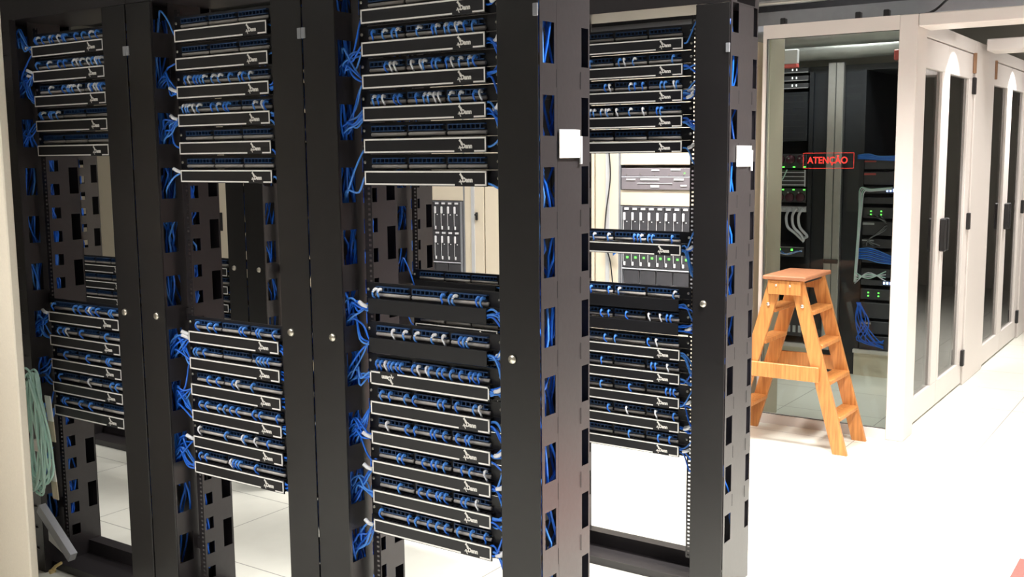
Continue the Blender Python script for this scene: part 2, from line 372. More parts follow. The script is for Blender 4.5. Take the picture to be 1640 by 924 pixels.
def rname(row, k): return {('1', 0): 'tagged front rack', ('1', 1): 'middle front rack', ('1', 2): 'front rack by the beige cabinet', ('2', 0): 'rear rack by the stepladder',
                           ('2', 1): 'rear rack behind the tagged one', ('2', 2): 'rear rack behind the middle front rack', ('2', 3): 'rear rack seen through the middle bay', ('2', 4): 'rear rack seen through the farthest bay'}[(row, k)]
EQ = []   # row, k, top z of cover (eye frame), kind, cords, bunch spans
C6 = [.4047-.0889*i for i in range(6)]
n6 = lambda z0, ks: [z0-.0889*i for i in ks]
def add(row, k, zs, kinds, ns):
    for z, kd, n in zip(zs, kinds, ns): EQ.append((row, k, z, kd, n))
O = 'o'
add('1', 0, n6(.4047, range(6)), 'oooooo', [0, 13, 13, 14, 0, 0])
add('1', 0, [-.403, -.517]+n6(-.6137, range(6)), 'nnfooooo', [7, 8, 18, 9, 9, 9, 9, 9])
add('1', 1, n6(.4075, range(6)), 'oooooo', [0, 0, 12, 12, 0, 0]); add('1', 1, n6(-.5658, range(6)), 'oooooo', [8, 7, 5, 9, 6, 7])
add('1', 2, n6(.4077, range(5)), 'ooooo', [12, 12, 12, 5, 0]); add('1', 2, n6(-.561, range(5)), 'ooooo', [9, 5, 4, 4, 4])
add('2', 0, n6(.4005, range(5)), 'ooooo', [0, 6, 10, 12, 0]); add('2', 0, [-.321, -.518, -.605]+n6(-.700, range(5)), 'onnooooo', [8, 5, 8, 5, 5, 6, 4, 4])
add('2', 1, [-.518, -.605]+n6(-.700, range(4)), 'nnoooo', [0]*6)
add('2', 3, n6(-.53, range(4)), 'oooo', [0]*4); add('2', 4, n6(-.565, range(5)), 'ooooo', [0]*5)
cnt = {}
for row, k, zt, kd, n in EQ:
    i = cnt.get((row, k), 0); cnt[(row, k)] = i+1; R_ = rname(row, k); x = CX(k)-.008; y = YR[row]+.045; zc = H+zt-.0193
    if kd == 'n': zc = H+zt-.0215
    m = inst({'o': mP, 'f': mF, 'n': mN}[kd], (x, y, zc))
    look = {'o': 'outlined cable manager', 'f': 'outlined cable manager with upside down cover', 'n': 'plain cable manager'}[kd]
    tag(m, f'{look}, {NUM[i]} from top in {R_}', 'cable manager', 'cable managers in the '+R_)
    p = inst(pP, (x, y, zc+.0437)); tag(p, f'blue jack patch panel over {NUM[i]} cable manager in {R_}', 'patch panel', 'patch panels in the '+R_)
    if n:
        slots = [-.198+g*.136+j*.0152+.0087 for g in range(3) for j in range(8)]
        rr = random.Random(hash((row, k, i)) % 1000 if False else int(row)*100+k*20+i)
        sl = sorted(rr.sample(slots, n))
        for s in sl:
            pr = cords[rr.choice([0, 1, 1, 2, 3, 3, 4, 5, 6, 6, 7])] if zt > -.55 else cords[rr.choice([0, 2, 4, 5, 7, 6, 2, 0])]
            c = inst(pr, (x+s, y, zc+.0437))
            tag(c, f'short patch cord plugged into {NUM[i]} patch panel of {R_}', 'patch cord', f'patch cords of the {NUM[i]} panel in the {R_}')

# tangles in the uprights: cables in the vertical channel and fans to the panels
def tangle(row, k, sgn, n, label):
    rr = random.Random(int(row)*50+k*7+sgn+3); mb = sm(MB())
    for c in range(n):
        x0 = rr.choice((rr.uniform(.29, .385), rr.uniform(.355, .388), rr.uniform(.287, .31))); y0 = rr.uniform(.022, .13); pts = []; ph = rr.uniform(0, 9); z = 2.02 if rr.random() < .75 else rr.uniform(1, 1.9)
        zend = .12 if rr.random() < .6 else rr.uniform(.15, 1)
        while z > zend:
            xx = min(max(x0+.022*math.sin(z*rr.choice((6, 9))+ph)+rr.uniform(-.007, .007), .287), .388)
            yy = max(y0+.03*math.sin(z*8+ph*2)+rr.uniform(-.006, .006), .012)
            pts.append((sgn*xx, yy, z)); z -= rr.uniform(.05, .09)
        if c % 2: pts = [(sgn*(.286+abs(a)*9 % .03), .102+(b*3 % .05), z_) for a, b, z_ in pts]
        mb.tube(spline(pts, 2), .0036, 5, mi=1 if rr.random() < .15 else 0)
    for (r2, k2, zt, kd, nn) in EQ:
        if (r2, k2) != (row, k): continue
        m = 5 if nn > 6 else 3 if nn else 1
        for c in range(m):
            z = H+zt-.018+rr.uniform(-.012, .012); wz = min(WIN, key=lambda q: abs(q-z-rr.uniform(-.05, .05)))+rr.uniform(-.035, .035)
            y1 = rr.uniform(.048, .066); sag = rr.uniform(-.03, .015)
            pts = [(sgn*.195-.008, y1+.004, z), (sgn*.222-.004, y1-.003, z+rr.uniform(-.008, .008)), (sgn*.25, rr.uniform(.036, .055), (z+wz)/2+sag), (sgn*.276, rr.uniform(.03, .055), wz), (sgn*.305, rr.uniform(.03, .06), wz-.03), (sgn*.325, .06, wz-.12*rr.choice((1, 1, -1)))]
            mb.tube(spline(pts, 4), .0030, 5, mi=1 if rr.random() < .42 else 0)
            if rr.random() < .10: mb.tube([(sgn*.222, y1-.006, z), (sgn*.236, y1-.010, z+.004), (sgn*.25, .04, z+.012)], .006, 6, mi=2)
    o = mb.build('cable_tangle', ['blue', 'blue2', 'boot'], None, (CX(k), YR[row], 0)); tag(o, label, 'cables', kind='stuff')
for (row, k) in RD:
    for sgn in (-1, 1):
        tangle(row, k, sgn, (34 if row == '1' else 22), f"blue cable tangle in the {'left' if sgn < 0 else 'right'} upright of {rname(row, k)}")

# white tags clipped to the sides of the two end racks
for (y, z, lab, w_) in ((2.335, H+.028, 'white paper tag on the side of the nearest rack', .10), (3.50, H-.010, 'white paper tag on the side of the rear rack beside the glass room', .13)):
    t = thing('paper_tag', (-1.4165, y, z), lab, 'tag', 'white tags on rack sides')
    MB().bev(0, .004, -w_/2, w_/2, -.036, .036, .0012).build('card', 'tag', t)
    MB().bev(0, .005, w_/2+.001, w_/2+.011, -.052, .02, .001).build('clip', 'lgrey', t)

# ------------------------------------------------------------------ cream cabinets of the third row
YB = 5.4
def cab(name_x, closed):
    t = thing('equipment_cabinet', (name_x, YB, 0)); hw = .398
    f = MB(); f.box(-hw, hw, .02, .9, .0, .10).box(-hw, hw, .02, .9, 2.12, 2.2).box(-hw, -hw+.02, .02, .9, .1, 2.12).box(hw-.02, hw, .02, .9, .1, 2.12).box(-hw, hw, .88, .9, .1, 2.12)
    f.build('body', 'cream', t)
    if closed:
        d = MB().bev(-hw+.004, hw-.004, -.004, .018, .10, 2.12, .004).build('door', 'cream', t)
        h = MB().bev(hw-.075, hw-.05, -.014, -.004, 1.02, 1.16, .004).build('handle', 'blackp', d)
    else:
        for s in (-1, 1):
            a, b = sorted((s*.245, s*(hw-.002))); p = MB().bev(a, b, 0, .02, .10, 2.12, .003).build('side_frame', 'cream', t)
            a, b = sorted((s*.300, s*.325)); MB().box(a, b, -.006, 0, .10, 2.12).build('door_profile', 'lgrey', p)
            a, b = sorted((s*.232, s*.246)); MB().box(a, b, .004, .06, .1, 2.12).build('mounting_rail', 'grey', p)
        l = MB().bev(.338, .352, -.016, 0, 1.165, 1.215, .003).cyl((.345, -.02, 1.2), .006, .01).build('lock', 'blackp', t)
    return t
def blanks(t, zs):
    for z0, z1 in zs: MB().bev(-.232, .232, .006, .012, z0, z1, .002).build('blank_panel', 'cream', t)
cEq = cab(-2.70, False); blanks(cEq, [(H-.06, H+.2), (H+.205, 2.1), (H-.292, H-.203), (.12, H-.95)])
tag(cEq, 'cream cabinet with two grey servers above a blade chassis', 'cabinet', 'cream cabinets in the third row')
cEq2 = cab(-4.30, False); blanks(cEq2, [(H-.285, H-.02), (H-.015, 2.1), (.12, H-1.0)])
tag(cEq2, 'cream cabinet seen through the nearest rack, with a full blade chassis', 'cabinet', 'cream cabinets in the third row')
cC = cab(-3.5, True); tag(cC, 'closed cream cabinet between the two open cream cabinets', 'cabinet', 'cream cabinets in the third row')
for i, x in enumerate((-5.1, -5.9, -6.7, -7.5, -8.3)):
    c = copy_tree(cC, (x, YB, 0)); tag(c, ['closed cream cabinet beside the open one seen through the nearest rack', 'closed cream cabinet, third from the left end of the cream row', 'cream cabinet showing as a strip in the middle left bay', 'cream cabinet showing as a strip in the leftmost bay', 'closed cream cabinet at the left end of the cream row'][i], 'cabinet')
def blade_chassis(x, z0, z1, green, label):
    t = thing('blade_chassis', (x, YB, z0), label, 'server'); hh = z1-z0
    b = MB().box(-.222, .222, .01, .6, 0, hh).box(-.222, -.214, -.008, .01, 0, hh).box(.214, .222, -.008, .01, 0, hh).box(-.214, .214, -.006, .01, 0, .012).build('chassis', 'grey', t)
    fr = MB(); fr.box(-.214, .214, -.008, 0, .103, .108).box(-.214, -.05, -.012, -.006, .004, .012).box(.07, .214, -.012, -.006, .004, .012); fr.build('trim', 'white', t)
    for i in range(4):
        x0 = -.205+i*.105; MB().bev(x0, x0+.098, -.004, .01, .02, .098, .003).build('fan_tray', 'dgrey', t)
    rows = [(.115, (hh-.115)/2+.113), ((hh-.115)/2+.117, hh-.004)]
    for ri, (a, c) in enumerate(rows):
        for i in range(8):
            x0 = -.212+i*.053; s = MB().bev(x0+.0015, x0+.0515, -.006, .01, a, c, .0015).build('blade', 'dgrey', t)
            g = MB(); g.bev(x0+.006, x0+.020, -.016, -.006, c-.075, c-.03, .003).bev(x0+.004, x0+.0065, -.008, -.005, a+.03, c-.06, .0008)
            g.bev(x0+.012, x0+.040, -.010, -.006, c-.016, c-.004, .001).bev(x0+.008, x0+.020, -.012, -.006, a+.008, a+.030, .002); g.build('lever', 'boot', s)
            big = green and ri == 0; MB().box(x0+.026, x0+(.038 if big else .031), -.0085, -.006, (a+.050 if big else c-.085), (a+.061 if big else c-.081)).build('indicator', 'gled' if big else 'wled', s)
    return t
blade_chassis(-2.70, H-.76, H-.296, True, 'grey blade server chassis with green lights behind the rear rack')
blade_chassis(-4.30, H-.79, H-.289, False, 'grey blade server chassis seen through the nearest rack')
def server(x, z0, z1, label, wide):
    t = thing('rack_server', (x, YB, z0), label, 'server', 'grey servers in the cream cabinet'); h = z1-z0
    MB().bev(-.222, .222, -.004, .6, 0, h, .002).build('chassis', 'mauve', t)
    if wide:
        MB().box(-.222, .222, -.006, -.003, h-.004, h).build('trim', 'white', t)
        for (a, b, c, d) in ((-.19, -.13, h-.022, h-.012), (-.10, .02, h-.022, h-.010), (.11, .17, h-.022, h-.010), (-.12, .10, h-.040, h-.036), (-.035, .02, h-.062, h-.048), (.15, .19, h-.055, h-.045)):
            MB().bev(a, b, -.008, -.004, c, d, .001).build('badge', 'lgrey', t)
    else:
        for (a, b, c, d) in ((-.03, .02, h-.016, h-.009), (.09, .15, h-.014, h-.004)): MB().bev(a, b, -.008, -.004, c, d, .001).build('badge', 'white', t)
        for i in range(5): MB().cyl((-.19+i*.09, -.005, .01), .003, .003, n=8).build('screw', 'zinc', t)
        MB().box(.17, .178, -.0055, -.004, .015, .02).build('indicator', 'gled', t)
server(-2.70, H-.124, H-.078, 'slim grey server at the top of the cream cabinet', False)
server(-2.70, H-.2, H-.126, 'taller grey server with pale badges above the blade chassis', True)
t = sm(MB().tube(spline([(-3.0, 5.385, H+.05), (-2.985, 5.38, H-.1), (-2.99, 5.375, H-.2), (-3.015, 5.38, H-.35), (-3.02, 5.38, H-.5), (-2.985, 5.38, H-.62), (-2.97, 5.385, H-.76)], 6), .004, 6)).build('power_cable', 'blackp')
tag(t, 'thin black cord hanging down the cream cabinet frame', 'cable')
t = sm(MB()); rr = random.Random(5)
for i in range(7):
    a = i*.9; t.tube(spline([(-2.955+.02*math.cos(a), 5.37, H-.47), (-2.97+.025*math.sin(a), 5.35, H-.50+.02*math.cos(a*2)), (-2.945+.02*math.cos(a+2), 5.36, H-.545), (-2.96, 5.37, H-.55+.03*math.sin(a))], 4), .004, 5, mi=i % 3)
tag(t.build('cable_knot', ['blue', 'white', 'blue2']), 'small knot of blue and white cable on the cream frame', 'cables', kind='stuff')

# ------------------------------------------------------------------ glass enclosure
YE = 5.82; XD = -1.457; TE = H+.71
def glazed_front():
    t = thing('window_1', (-1.85, YE, 0), 'glazed white framed front of the server enclosure behind the stepladder', 'window', kind='structure')
    f = MB(); g0, g1, gz0, gz1 = -2.232, -1.506, .055, H+.636
    X = lambda v: v+1.85
    f.box(X(-2.25), X(g0), 0, .05, 0, TE).box(X(g0), X(g1), 0, .05, 0, gz0).box(X(g0), X(g1), 0, .05, gz1, TE); f.build('frame', 'creamw', t)
    MB().box(X(g0)-.004, X(g1)+.004, .02, .026, gz0-.004, gz1+.004).build('pane', 'glass', t)
    g = MB(); q = .003
    g.box(X(g0), X(g1), .016, .020, gz0, gz0+q).box(X(g0), X(g1), .016, .020, gz1-q, gz1).box(X(g0), X(g0)+q, .016, .020, gz0, gz1).box(X(g1)-q, X(g1), .016, .020, gz0, gz1); g.build('gasket', 'blackp', t)
    me = text_mesh('ATENÇÃO', .052, .0003, 'redl', 'lettering', .0012); s = bpy.data.objects.new('lettering', me); COL.objects.link(s); s.parent = t
    xs = [v.co.x for v in me.vertices]; s.scale = (.225/(max(xs)-min(xs)), 1, 1); s.location = (X(-1.985), .0185, H-.060)
    o = MB(); a, b, c, d = X(-2.01), X(-1.727), H-.088, H-.002; e = .0022
    o.box(a, b, .0182, .0192, c, c+e).box(a, b, .0182, .0192, d-e, d).box(a, a+e, .0182, .0192, c, d).box(b-e, b, .0182, .0192, c, d); o.build('sign_border', 'redl', t)
glazed_front()
n = [0]
def trim(mb, label, m='creamw'):
    n[0] += 1; return structure(f'trim_{n[0]}', mb, m, label, 'frame')
trim(MB().bev(-1.506, XD+.045, YE-.003, 6.02, 0, TE, .004), 'white corner post where the glazed front meets the glass doors')
trim(MB().bev(-2.25, -2.225, YE+.052, 6.10, 0, TE, .003), 'cream return post at the left end of the glazed front', 'cream')
trim(MB().bev(-1.410, 1.9, YE, YE+.24, TE-.066, TE, .004), 'white beam across the aisle beside the enclosure corner')
trim(MB().bev(-1.410, 1.9, 7.62, 7.92, TE-.056, TE+.02, .004), 'second white beam across the aisle further back')
trim(MB().bev(-1.410, 1.9, 9.72, 9.98, TE-.056, TE+.02, .004), 'third white beam across the aisle')
trim(MB().bev(-1.56, XD+.012, 7.50, 8.14, 0, TE, .004), 'wide white post between the two pairs of glass doors')
trim(MB().bev(-1.56, XD+.012, 9.66, 10.4, 0, TE, .004), 'white post beyond the second pair of glass doors')
for y0, y1, w_ in ((6.02, 7.50, 'first'), (8.14, 9.66, 'second')): trim(MB().bev(-1.53, XD+.008, y0, y1, H+.628, TE, .003), f'white lintel over the {w_} pair of glass doors')
trim(MB().box(.35, .42, 6.0, 12.9, 0, .16).box(.35, .42, 6.0, 12.9, H+.45, TE).box(.35, .42, 6.0, 6.2, .16, H+.45).box(.35, .42, 7.5, 8.1, .16, H+.45).box(.35, .42, 9.6, 10.2, .16, H+.45).box(.42, .46, 6.0, 12.9, .16, H+.45), 'unseen white aisle side, added for its reflection in the glass doors')  # out-of-view wall, added to brighten the door panes by reflection
dn = 0
for base in (6.03, 8.16):
    for j in (0, 1):
        dn += 1; y0 = base+j*.733; y1 = y0+.728
        t = thing(f'door_{dn}', (XD, y0, 0), ['glass door leaf next to the corner post', 'glass door leaf with black hinges beside the wide white post', 'glass door leaf of the far pair, nearer one', 'glass door leaf of the far pair, farther one'][j+(dn > 2)*2], 'door', kind='structure')
        f = MB(); s0, s1 = (.03, .14) if j == 0 else (.05, .13)
        f.bev(-.035, 0, 0, .728, H+.462, H+.622, .003).bev(-.035, 0, 0, .728, .012, .16, .003).bev(-.035, 0, 0, s0, .16, H+.462, .002).bev(-.035, 0, .728-s1, .728, .16, H+.462, .002); f.build('frame', 'creamw', t)
        MB().box(-.022, -.016, s0-.004, .732-s1, .156, H+.466).build('pane', 'door_glass', t)
        yh = .02 if j == 0 else .70
        hg = MB().bev(.001, .016, yh-.016, yh+.026, H+.50, H+.63, .003).cyl((.012, yh, H+.565), .010, .13, 'z', 12); hg.build('pivot_hinge', 'copper', t)
        if j == 0: MB().bev(.0, .035, .665, .705, H-.60, H-.40, .006).build('handle', 'blackp', t)
        else:
            MB().bev(.0, .035, .02, .045, H-.60, H-.40, .006).build('handle', 'blackp', t)
            for z in (H+.42, H-.46, H-1.38): MB().bev(0, .022, .685, .725, z-.055, z+.055, .004).build('hinge', 'blackp', t)

for i, y in enumerate((6.88, 8.92)):  # unseen fixtures, added to throw the bright streak onto the door frames
    t = thing('added_streak_spot', (-1.20, y, TE+.10), 'added spotlight casting the bright streak on the glass door frames', 'spotlight', 'added spotlights over the glass doors')
    sm(MB().cyl((0, 0, 0), .035, .10, 'z', 16)).cyl((0, 0, .30), .006, .54, 'z', 8).build('housing', 'blackp', t)
    ld = bpy.data.lights.new('lamp', 'SPOT'); ld.energy = 80; ld.spot_size = 1.12; ld.spot_blend = .4; ld.shadow_soft_size = .02; ld.color = (1, .98, .93)
    lo = bpy.data.objects.new('lamp', ld); COL.objects.link(lo); lo.parent = t; lo.location = (0, 0, -.055); lo.rotation_euler = (Vector((-.46, 0, -.89)).to_track_quat('-Z', 'Y')).to_euler()
# racks inside the enclosure
YI = 7.45
def inner_cabinet(x0, x1, label):
    t = thing('server_cabinet', ((x0+x1)/2, YI, 0), label, 'cabinet', 'black cabinets inside the glass enclosure'); h = (x1-x0)/2
    MB().box(-h, h, .0, .9, 0, .165).build('plinth', 'cream', t)
    g = MB()
    for i in range(14): g.box(h-.30+i*.012, h-.294+i*.012, -.002, 0, .07, .10)
    g.build('vent', 'grey', t)
    MB().box(-h, h, -.03, .9, .165, .19).build('sill', 'creamw', t)
    b = MB(); b.box(-h, h, .86, .9, .19, H+.60).box(-h, h, .02, .9, H+.56, H+.60).box(-h, -h+.03, .0, .9, .19, H+.56).box(h-.03, h, .0, .9, .19, H+.56); b.build('body', 'navy', t)
    return t
inner_cabinet(-3.10, -2.50, 'black cabinet with round fans behind the glass at the left')
inner_cabinet(-2.165, -1.60, 'black cabinet with blue lights and cables behind the glass corner')
t = thing('partition', (-2.33, YI, 0), 'dark partition with a silver profile between two cabinets behind the glass', 'partition')
MB().box(-.17, .165, .02, .9, .0, H+.60).build('panel', 'navy', t)
p = MB(); p.bev(-.062, -.008, -.03, .02, .165, H+.62, .004).bev(-.004, .048, -.03, .02, .165, H+.62, .004); p.build('profile', 'silver', t)
MB().bev(-.055, .045, -.05, -.03, H-.78, H-.75, .003).build('catch', 'blackp', t)
Zp = lambda y: H+.572-.00437*(y-110)          # heights measured on the cabinets' front
Xp = lambda x: -2.79+(x-1243)*.0046
def unit(x0, x1, y0, y1, nm, lab, m='dgrey'):
    t = thing(nm, ((Xp(x0)+Xp(x1))/2, YI, Zp(y1)), lab, 'server'); h = (Xp(x1)-Xp(x0))/2; z = Zp(y0)-Zp(y1)
    MB().bev(-h, h, -.004, .6, 0, z, .003).build('chassis', m, t); return t, h, z
for i, (a, b) in enumerate(((104, 112), (117, 125), (129, 137))):
    t, h, z = unit(1215, 1297, a, b, 'network_switch', f'slim dark switch, {NUM[i]} from top in the left cabinet behind glass'); MB().box(-h, h, -.006, -.003, 0, .004).build('trim', 'lgrey', t)
    for q in (.05, .08): MB().box(q-.1+.12, q-.1+.128, -.006, -.003, z*.4, z*.8).build('indicator', 'wled', t)
t, h, z = unit(1215, 1297, 143, 222, 'blank_shelf_unit', 'tall dark mesh fronted unit in the left cabinet behind glass', 'navy')
for i in range(8): MB().box(-h+.02, h-.02, -.006, -.003, z*(i+.4)/8, z*(i+.45)/8).build('louvre', 'dgrey', t)
for j, (a, b) in enumerate(((243, 266), (299, 322))):
    t, h, z = unit(1215, 1298, a, b, 'storage_enclosure', ['storage unit with round purple fan lenses, upper of two behind glass', 'storage unit with round purple fan lenses, lower of two behind glass'][j])
    for i in range(5):
        cx = -h+.03+i*.078
        f = sm(MB().cyl((cx, -.012, z*(.62 if j == 0 else .36)), .030, .018, n=20, r2=.034)).build('fan_lens', 'purple', t); MB().cyl((cx-.008, -.022, z*.7), .006, .004, n=8).build('glint', 'lgrey', f)
        MB().box(cx+.02, cx+.034, -.012, -.004, (.004 if j == 0 else z-.014), (.012 if j == 0 else z-.006)).build('indicator', 'gled', t)
t, h, z = unit(1215, 1297, 269, 296, 'disk_shelf', 'disk shelf with pale horizontal bars between the fan units')
for i in range(4): MB().box(-h, h, -.010, -.004, z*(i+.3)/4, z*(i+.3)/4+.006).build('bar', 'white', t)
MB().box(h-.008, h, -.012, -.004, 0, z).build('end_bar', 'white', t)
t, h, z = unit(1215, 1298, 329, 338, 'power_strip', 'white power strip under the round fans behind glass', 'white')
for i in range(4): sm(MB().cyl((h-.02-i*.045, -.014, z*.5), .014, .02, n=12)).build('plug', 'white', t)
for i in range(3):
    x0 = Xp(1297)-.018-i*.045
    c = sm(MB().tube(spline([(x0, YI-.02, Zp(333)), (x0-.012, YI-.05, Zp(345)), (x0+.0, YI-.05, Zp(362)), (x0+.05, YI-.04, Zp(376-2*i)), (Xp(1298)+.0, YI-.02, Zp(380+3*i))], 5), .010, 8)).build('power_cable', 'white')
    tag(c, f"thick white power cord drooping from the power strip, {['right', 'middle', 'left'][i]} one of three", 'cable', 'white power cords behind the glass')
t, h, z = unit(1215, 1297, 396, 412, 'network_switch', 'switch with green lights just above the stepladder top behind glass'); MB().box(-h, h, -.006, -.003, z-.004, z).build('trim', 'lgrey', t)
for i in range(3): MB().box(-h+.1+.09*i, -h+.115+.09*i, -.006, -.003, z*.6, z*.8).build('indicator', 'gled', t)
t, h, z = unit(1215, 1297, 500, 545, 'server_unit', 'lower server with pale cable ends, seen between the stepladder legs')
for i in range(9): MB().box(-h+.03+.04*i, -h+.05+.04*i, -.012, -.003, z*.15, z*.4).build('connector', 'lgrey', t)
for i, (a, b) in enumerate(((253, 268), (272, 292), (296, 306), (312, 322), (328, 345), (350, 372), (378, 392), (398, 416), (425, 438), (443, 452), (458, 475), (480, 505), (510, 530), (534, 560))):
    t, h, z = unit(1386.5, 1493, a, b, 'server_unit', f'dark rack server, {NUM[i]} from top in the right cabinet behind glass')
    if i in (0, 1, 5, 6, 12): MB().box(-h, -h+.08, -.006, -.003, z*.75, z*.9).build('trim', 'lgrey' if i > 1 else 'redp', t)
    if i in (2, 9):
        for q in (0, 1, 2): MB().box(-h+.155+q*.022, -h+.167+q*.022, -.010, -.003, z*.3, z*.75).build('indicator', 'bled', t)
        for q in (0, 1, 2): MB().box(h-.125+q*.022, h-.113+q*.022, -.010, -.003, z*.3, z*.75).build('indicator', 'bled', t)  # repeat set standing in for the lights' mirror image in the side glass
    if i in (4, 10):
        for q in (.05, .12, .36, .44):  # outer pair imitates the green lights mirrored in the side glass
            for r_ in (.3, .6): MB().box(-h+q, -h+q+.010, -.008, -.003, z*r_, z*r_+.008).build('indicator', 'gled', t)
def loose(label, mats, paths, r, loc=(0, 0, 0), nm='cable_run'):
    mb = sm(MB())
    for i, p in enumerate(paths): mb.tube(spline(p, 5), r, 5, mi=i % len(mats))
    return tag(mb.build(nm, mats), label, 'cables', kind='stuff')
P3 = lambda x, y, d=.03: (Xp(x), YI-d, Zp(y)); rr = random.Random(9)
loose('pale green cables running down the left side of the right cabinet', ['aqua', 'white'], [[P3(1430, 296+i), P3(1400, 299+i, .04), P3(1383+i*2, 298+i*2), P3(1382+i*1.5, 330), P3(1381+i, 370), P3(1379+i, 420), P3(1378+i, 448)] for i in range(4)], .0045)
loose('pale cables crossing below the blue lights behind glass', ['aqua', 'white'], [[P3(1379, 432+6*i), P3(1400, 440-3*i, .05), P3(1425, 428+5*i)] for i in range(4)], .004)
loose('blue cables along the top of the right cabinet servers', ['blue2', 'blue'], [[P3(1378, 246+i), P3(1395, 244+1.5*i, .05), P3(1415, 248+i, .05), P3(1470, 245+2*i), P3(1500, 240+i)] for i in range(6)], .005)
loose('blue cables fanned across the middle of the right cabinet', ['blue2', 'blue'], [[P3(1384, 394+2.5*i), P3(1400, 392+3*i, .05), P3(1415, 396+3*i, .05), P3(1432, 404+2*i)] for i in range(7)], .004)
loose('blue cables heaped low in the right cabinet', ['blue', 'blue'], [[P3(1383+rr.uniform(0, 8), 480), P3(1390+rr.uniform(-8, 20), 510, .06), P3(1400+rr.uniform(-15, 25), 540, .06), P3(1425, 545+rr.uniform(-8, 8))] for i in range(9)], .004)
loose('dark cables looped at the middle of the right cabinet', ['blackp', 'grey'], [[P3(1395+4*i, 340), P3(1425, 350+2*i, .06), P3(1400, 378, .06), P3(1390+5*i, 388)] for i in range(6)], .004)
loose('pale green cord hanging from the upper fan unit', ['aqua'], [[P3(1270, 268, .04), P3(1262, 285, .05), P3(1245, 293, .05), P3(1236, 296)]], .005)
loose('pale and blue cords on the switch above the stepladder', ['white', 'blue2'], [[P3(1240+6*i, 400), P3(1255+6*i, 405+i, .04), P3(1275+4*i, 408-i*2, .04), P3(1296, 400+i)] for i in range(4)], .003)
for i, y in enumerate((226, 236)):
    o = MB().bev(-.02, .02, -.03, -.004, -.018, .018, .006).build('indicator_lamp', 'wled', None, (Xp(1248), YI, Zp(y+3))); tag(o, f"small square white lamp, {['upper', 'lower'][i]} one of two above the round fans", 'lamp', 'square white lamps behind glass')
# light grey cabinets behind the far doors
for i, y in enumerate((8.40, 9.10)):
    t = thing('grey_cabinet', (-1.95, y, 0), f"light grey cabinet behind the far glass doors, {['nearer', 'farther'][i]} one", 'cabinet', 'grey cabinets behind the far doors')
    MB().bev(-.5, 0, 0, .66, 0, 1.95, .006).build('body', 'dgrey' if i else 'lgrey', t); MB().bev(0, .01, .03, .63, .1, 1.9, .003).build('door', 'lgrey', t)
    for q in range(5): MB().bev(.01, .016, .08, .58, .5+q*.22, .62+q*.22, .002).build('drive_bay', 'grey' if q % 2 else 'mauve', t)

# ------------------------------------------------------------------ overhead trays, pipes, ducts
def ladder_tray(x0, x1, y, z, wd, label, m='grey'):
    mb = MB(); mb.box(x0, x1, y, y+.02, z, z+.08).box(x0, x1, y+wd-.02, y+wd, z, z+.08); x = x0+.1
    while x < x1: mb.box(x, x+.03, y+.02, y+wd-.02, z+.01, z+.03); x += .3
    tag(mb.build('cable_tray', m), label, 'cable tray')
ladder_tray(-5, 2, 6.55, H+.80, .35, 'grey ladder cable tray above the glass enclosure front')
ladder_tray(-5, 2, 7.5, H+.98, .5, 'dark ladder cable tray further back under the ceiling', 'dgrey')
ladder_tray(-5, 2, 9.6, H+1.1, .5, 'farthest grey cable tray above the aisle doors', 'lgrey')
def pipe(p, r, m, label, nm='pipe'): tag(sm(MB().tube(spline(p, 4), r, 14)).build(nm, m), label, 'pipe')
pipe([(-5, 6.4, H+.92), (-1, 6.4, H+.92), (2, 6.4, H+.92)], .022, 'silver', 'thin silver conduit over the glass enclosure')
pipe([(-5, 8.6, H+1.16), (-1, 8.6, H+1.16), (2, 8.6, H+1.16)], .07, 'dgrey', 'thick dark pipe under the ceiling')
pipe([(-4.2, 6.99, H+.77), (-2.2, 6.99, H+.77), (-1.6, 6.99, H+.77)], .08, 'foil', 'silver foil wrapped duct above the inner cabinets', 'foil_duct')
pipe([(-4.2, 7.42, H+.70), (-2.2, 7.42, H+.70), (-1.6, 7.42, H+.72)], .06, 'foil', 'crumpled grey duct resting over the black cabinets', 'foil_duct')
pipe([(-1.55, 6.0, TE+.012), (-1.40, 6.0, TE+.02), (-1.33, 6.1, TE+.10), (-1.3, 6.4, TE+.2)], .007, 'blackp', 'black cable curling off the corner post top', 'loose_cable')
o = MB().bev(-.10, .10, -.02, .02, -.045, .045, .004).build('overhead_box', 'lgrey', None, (-2.42, 6.6, H+.60)); tag(o, 'small grey box with a red base above the fan cabinet', 'box')
MB().bev(-.10, .10, -.025, .022, -.07, -.046, .004).build('red_base', 'redp', o); MB().box(-.01, .01, -.005, .005, .045, .205).build('hanger', 'grey', o)
o = MB().bev(-.04, .04, -.02, .02, -.03, .03, .004).build('overhead_box', 'redp', None, (-1.68, 6.56, H+.57)); tag(o, 'small red box near the top right of the glazed front', 'box'); MB().box(-.008, .008, .0, .012, .03, .24).build('hanger', 'grey', o)
for i, x in enumerate((-2.17, -1.75, -1.6)):
    o = MB().bev(-.015, .015, -.02, .02, 0, .045, .004).build('bracket', 'blackp', None, (x, YE+.1, TE)); tag(o, f"small dark bracket on top of the glazed front, {NUM[i]} from the left", 'bracket', 'brackets on the enclosure top')

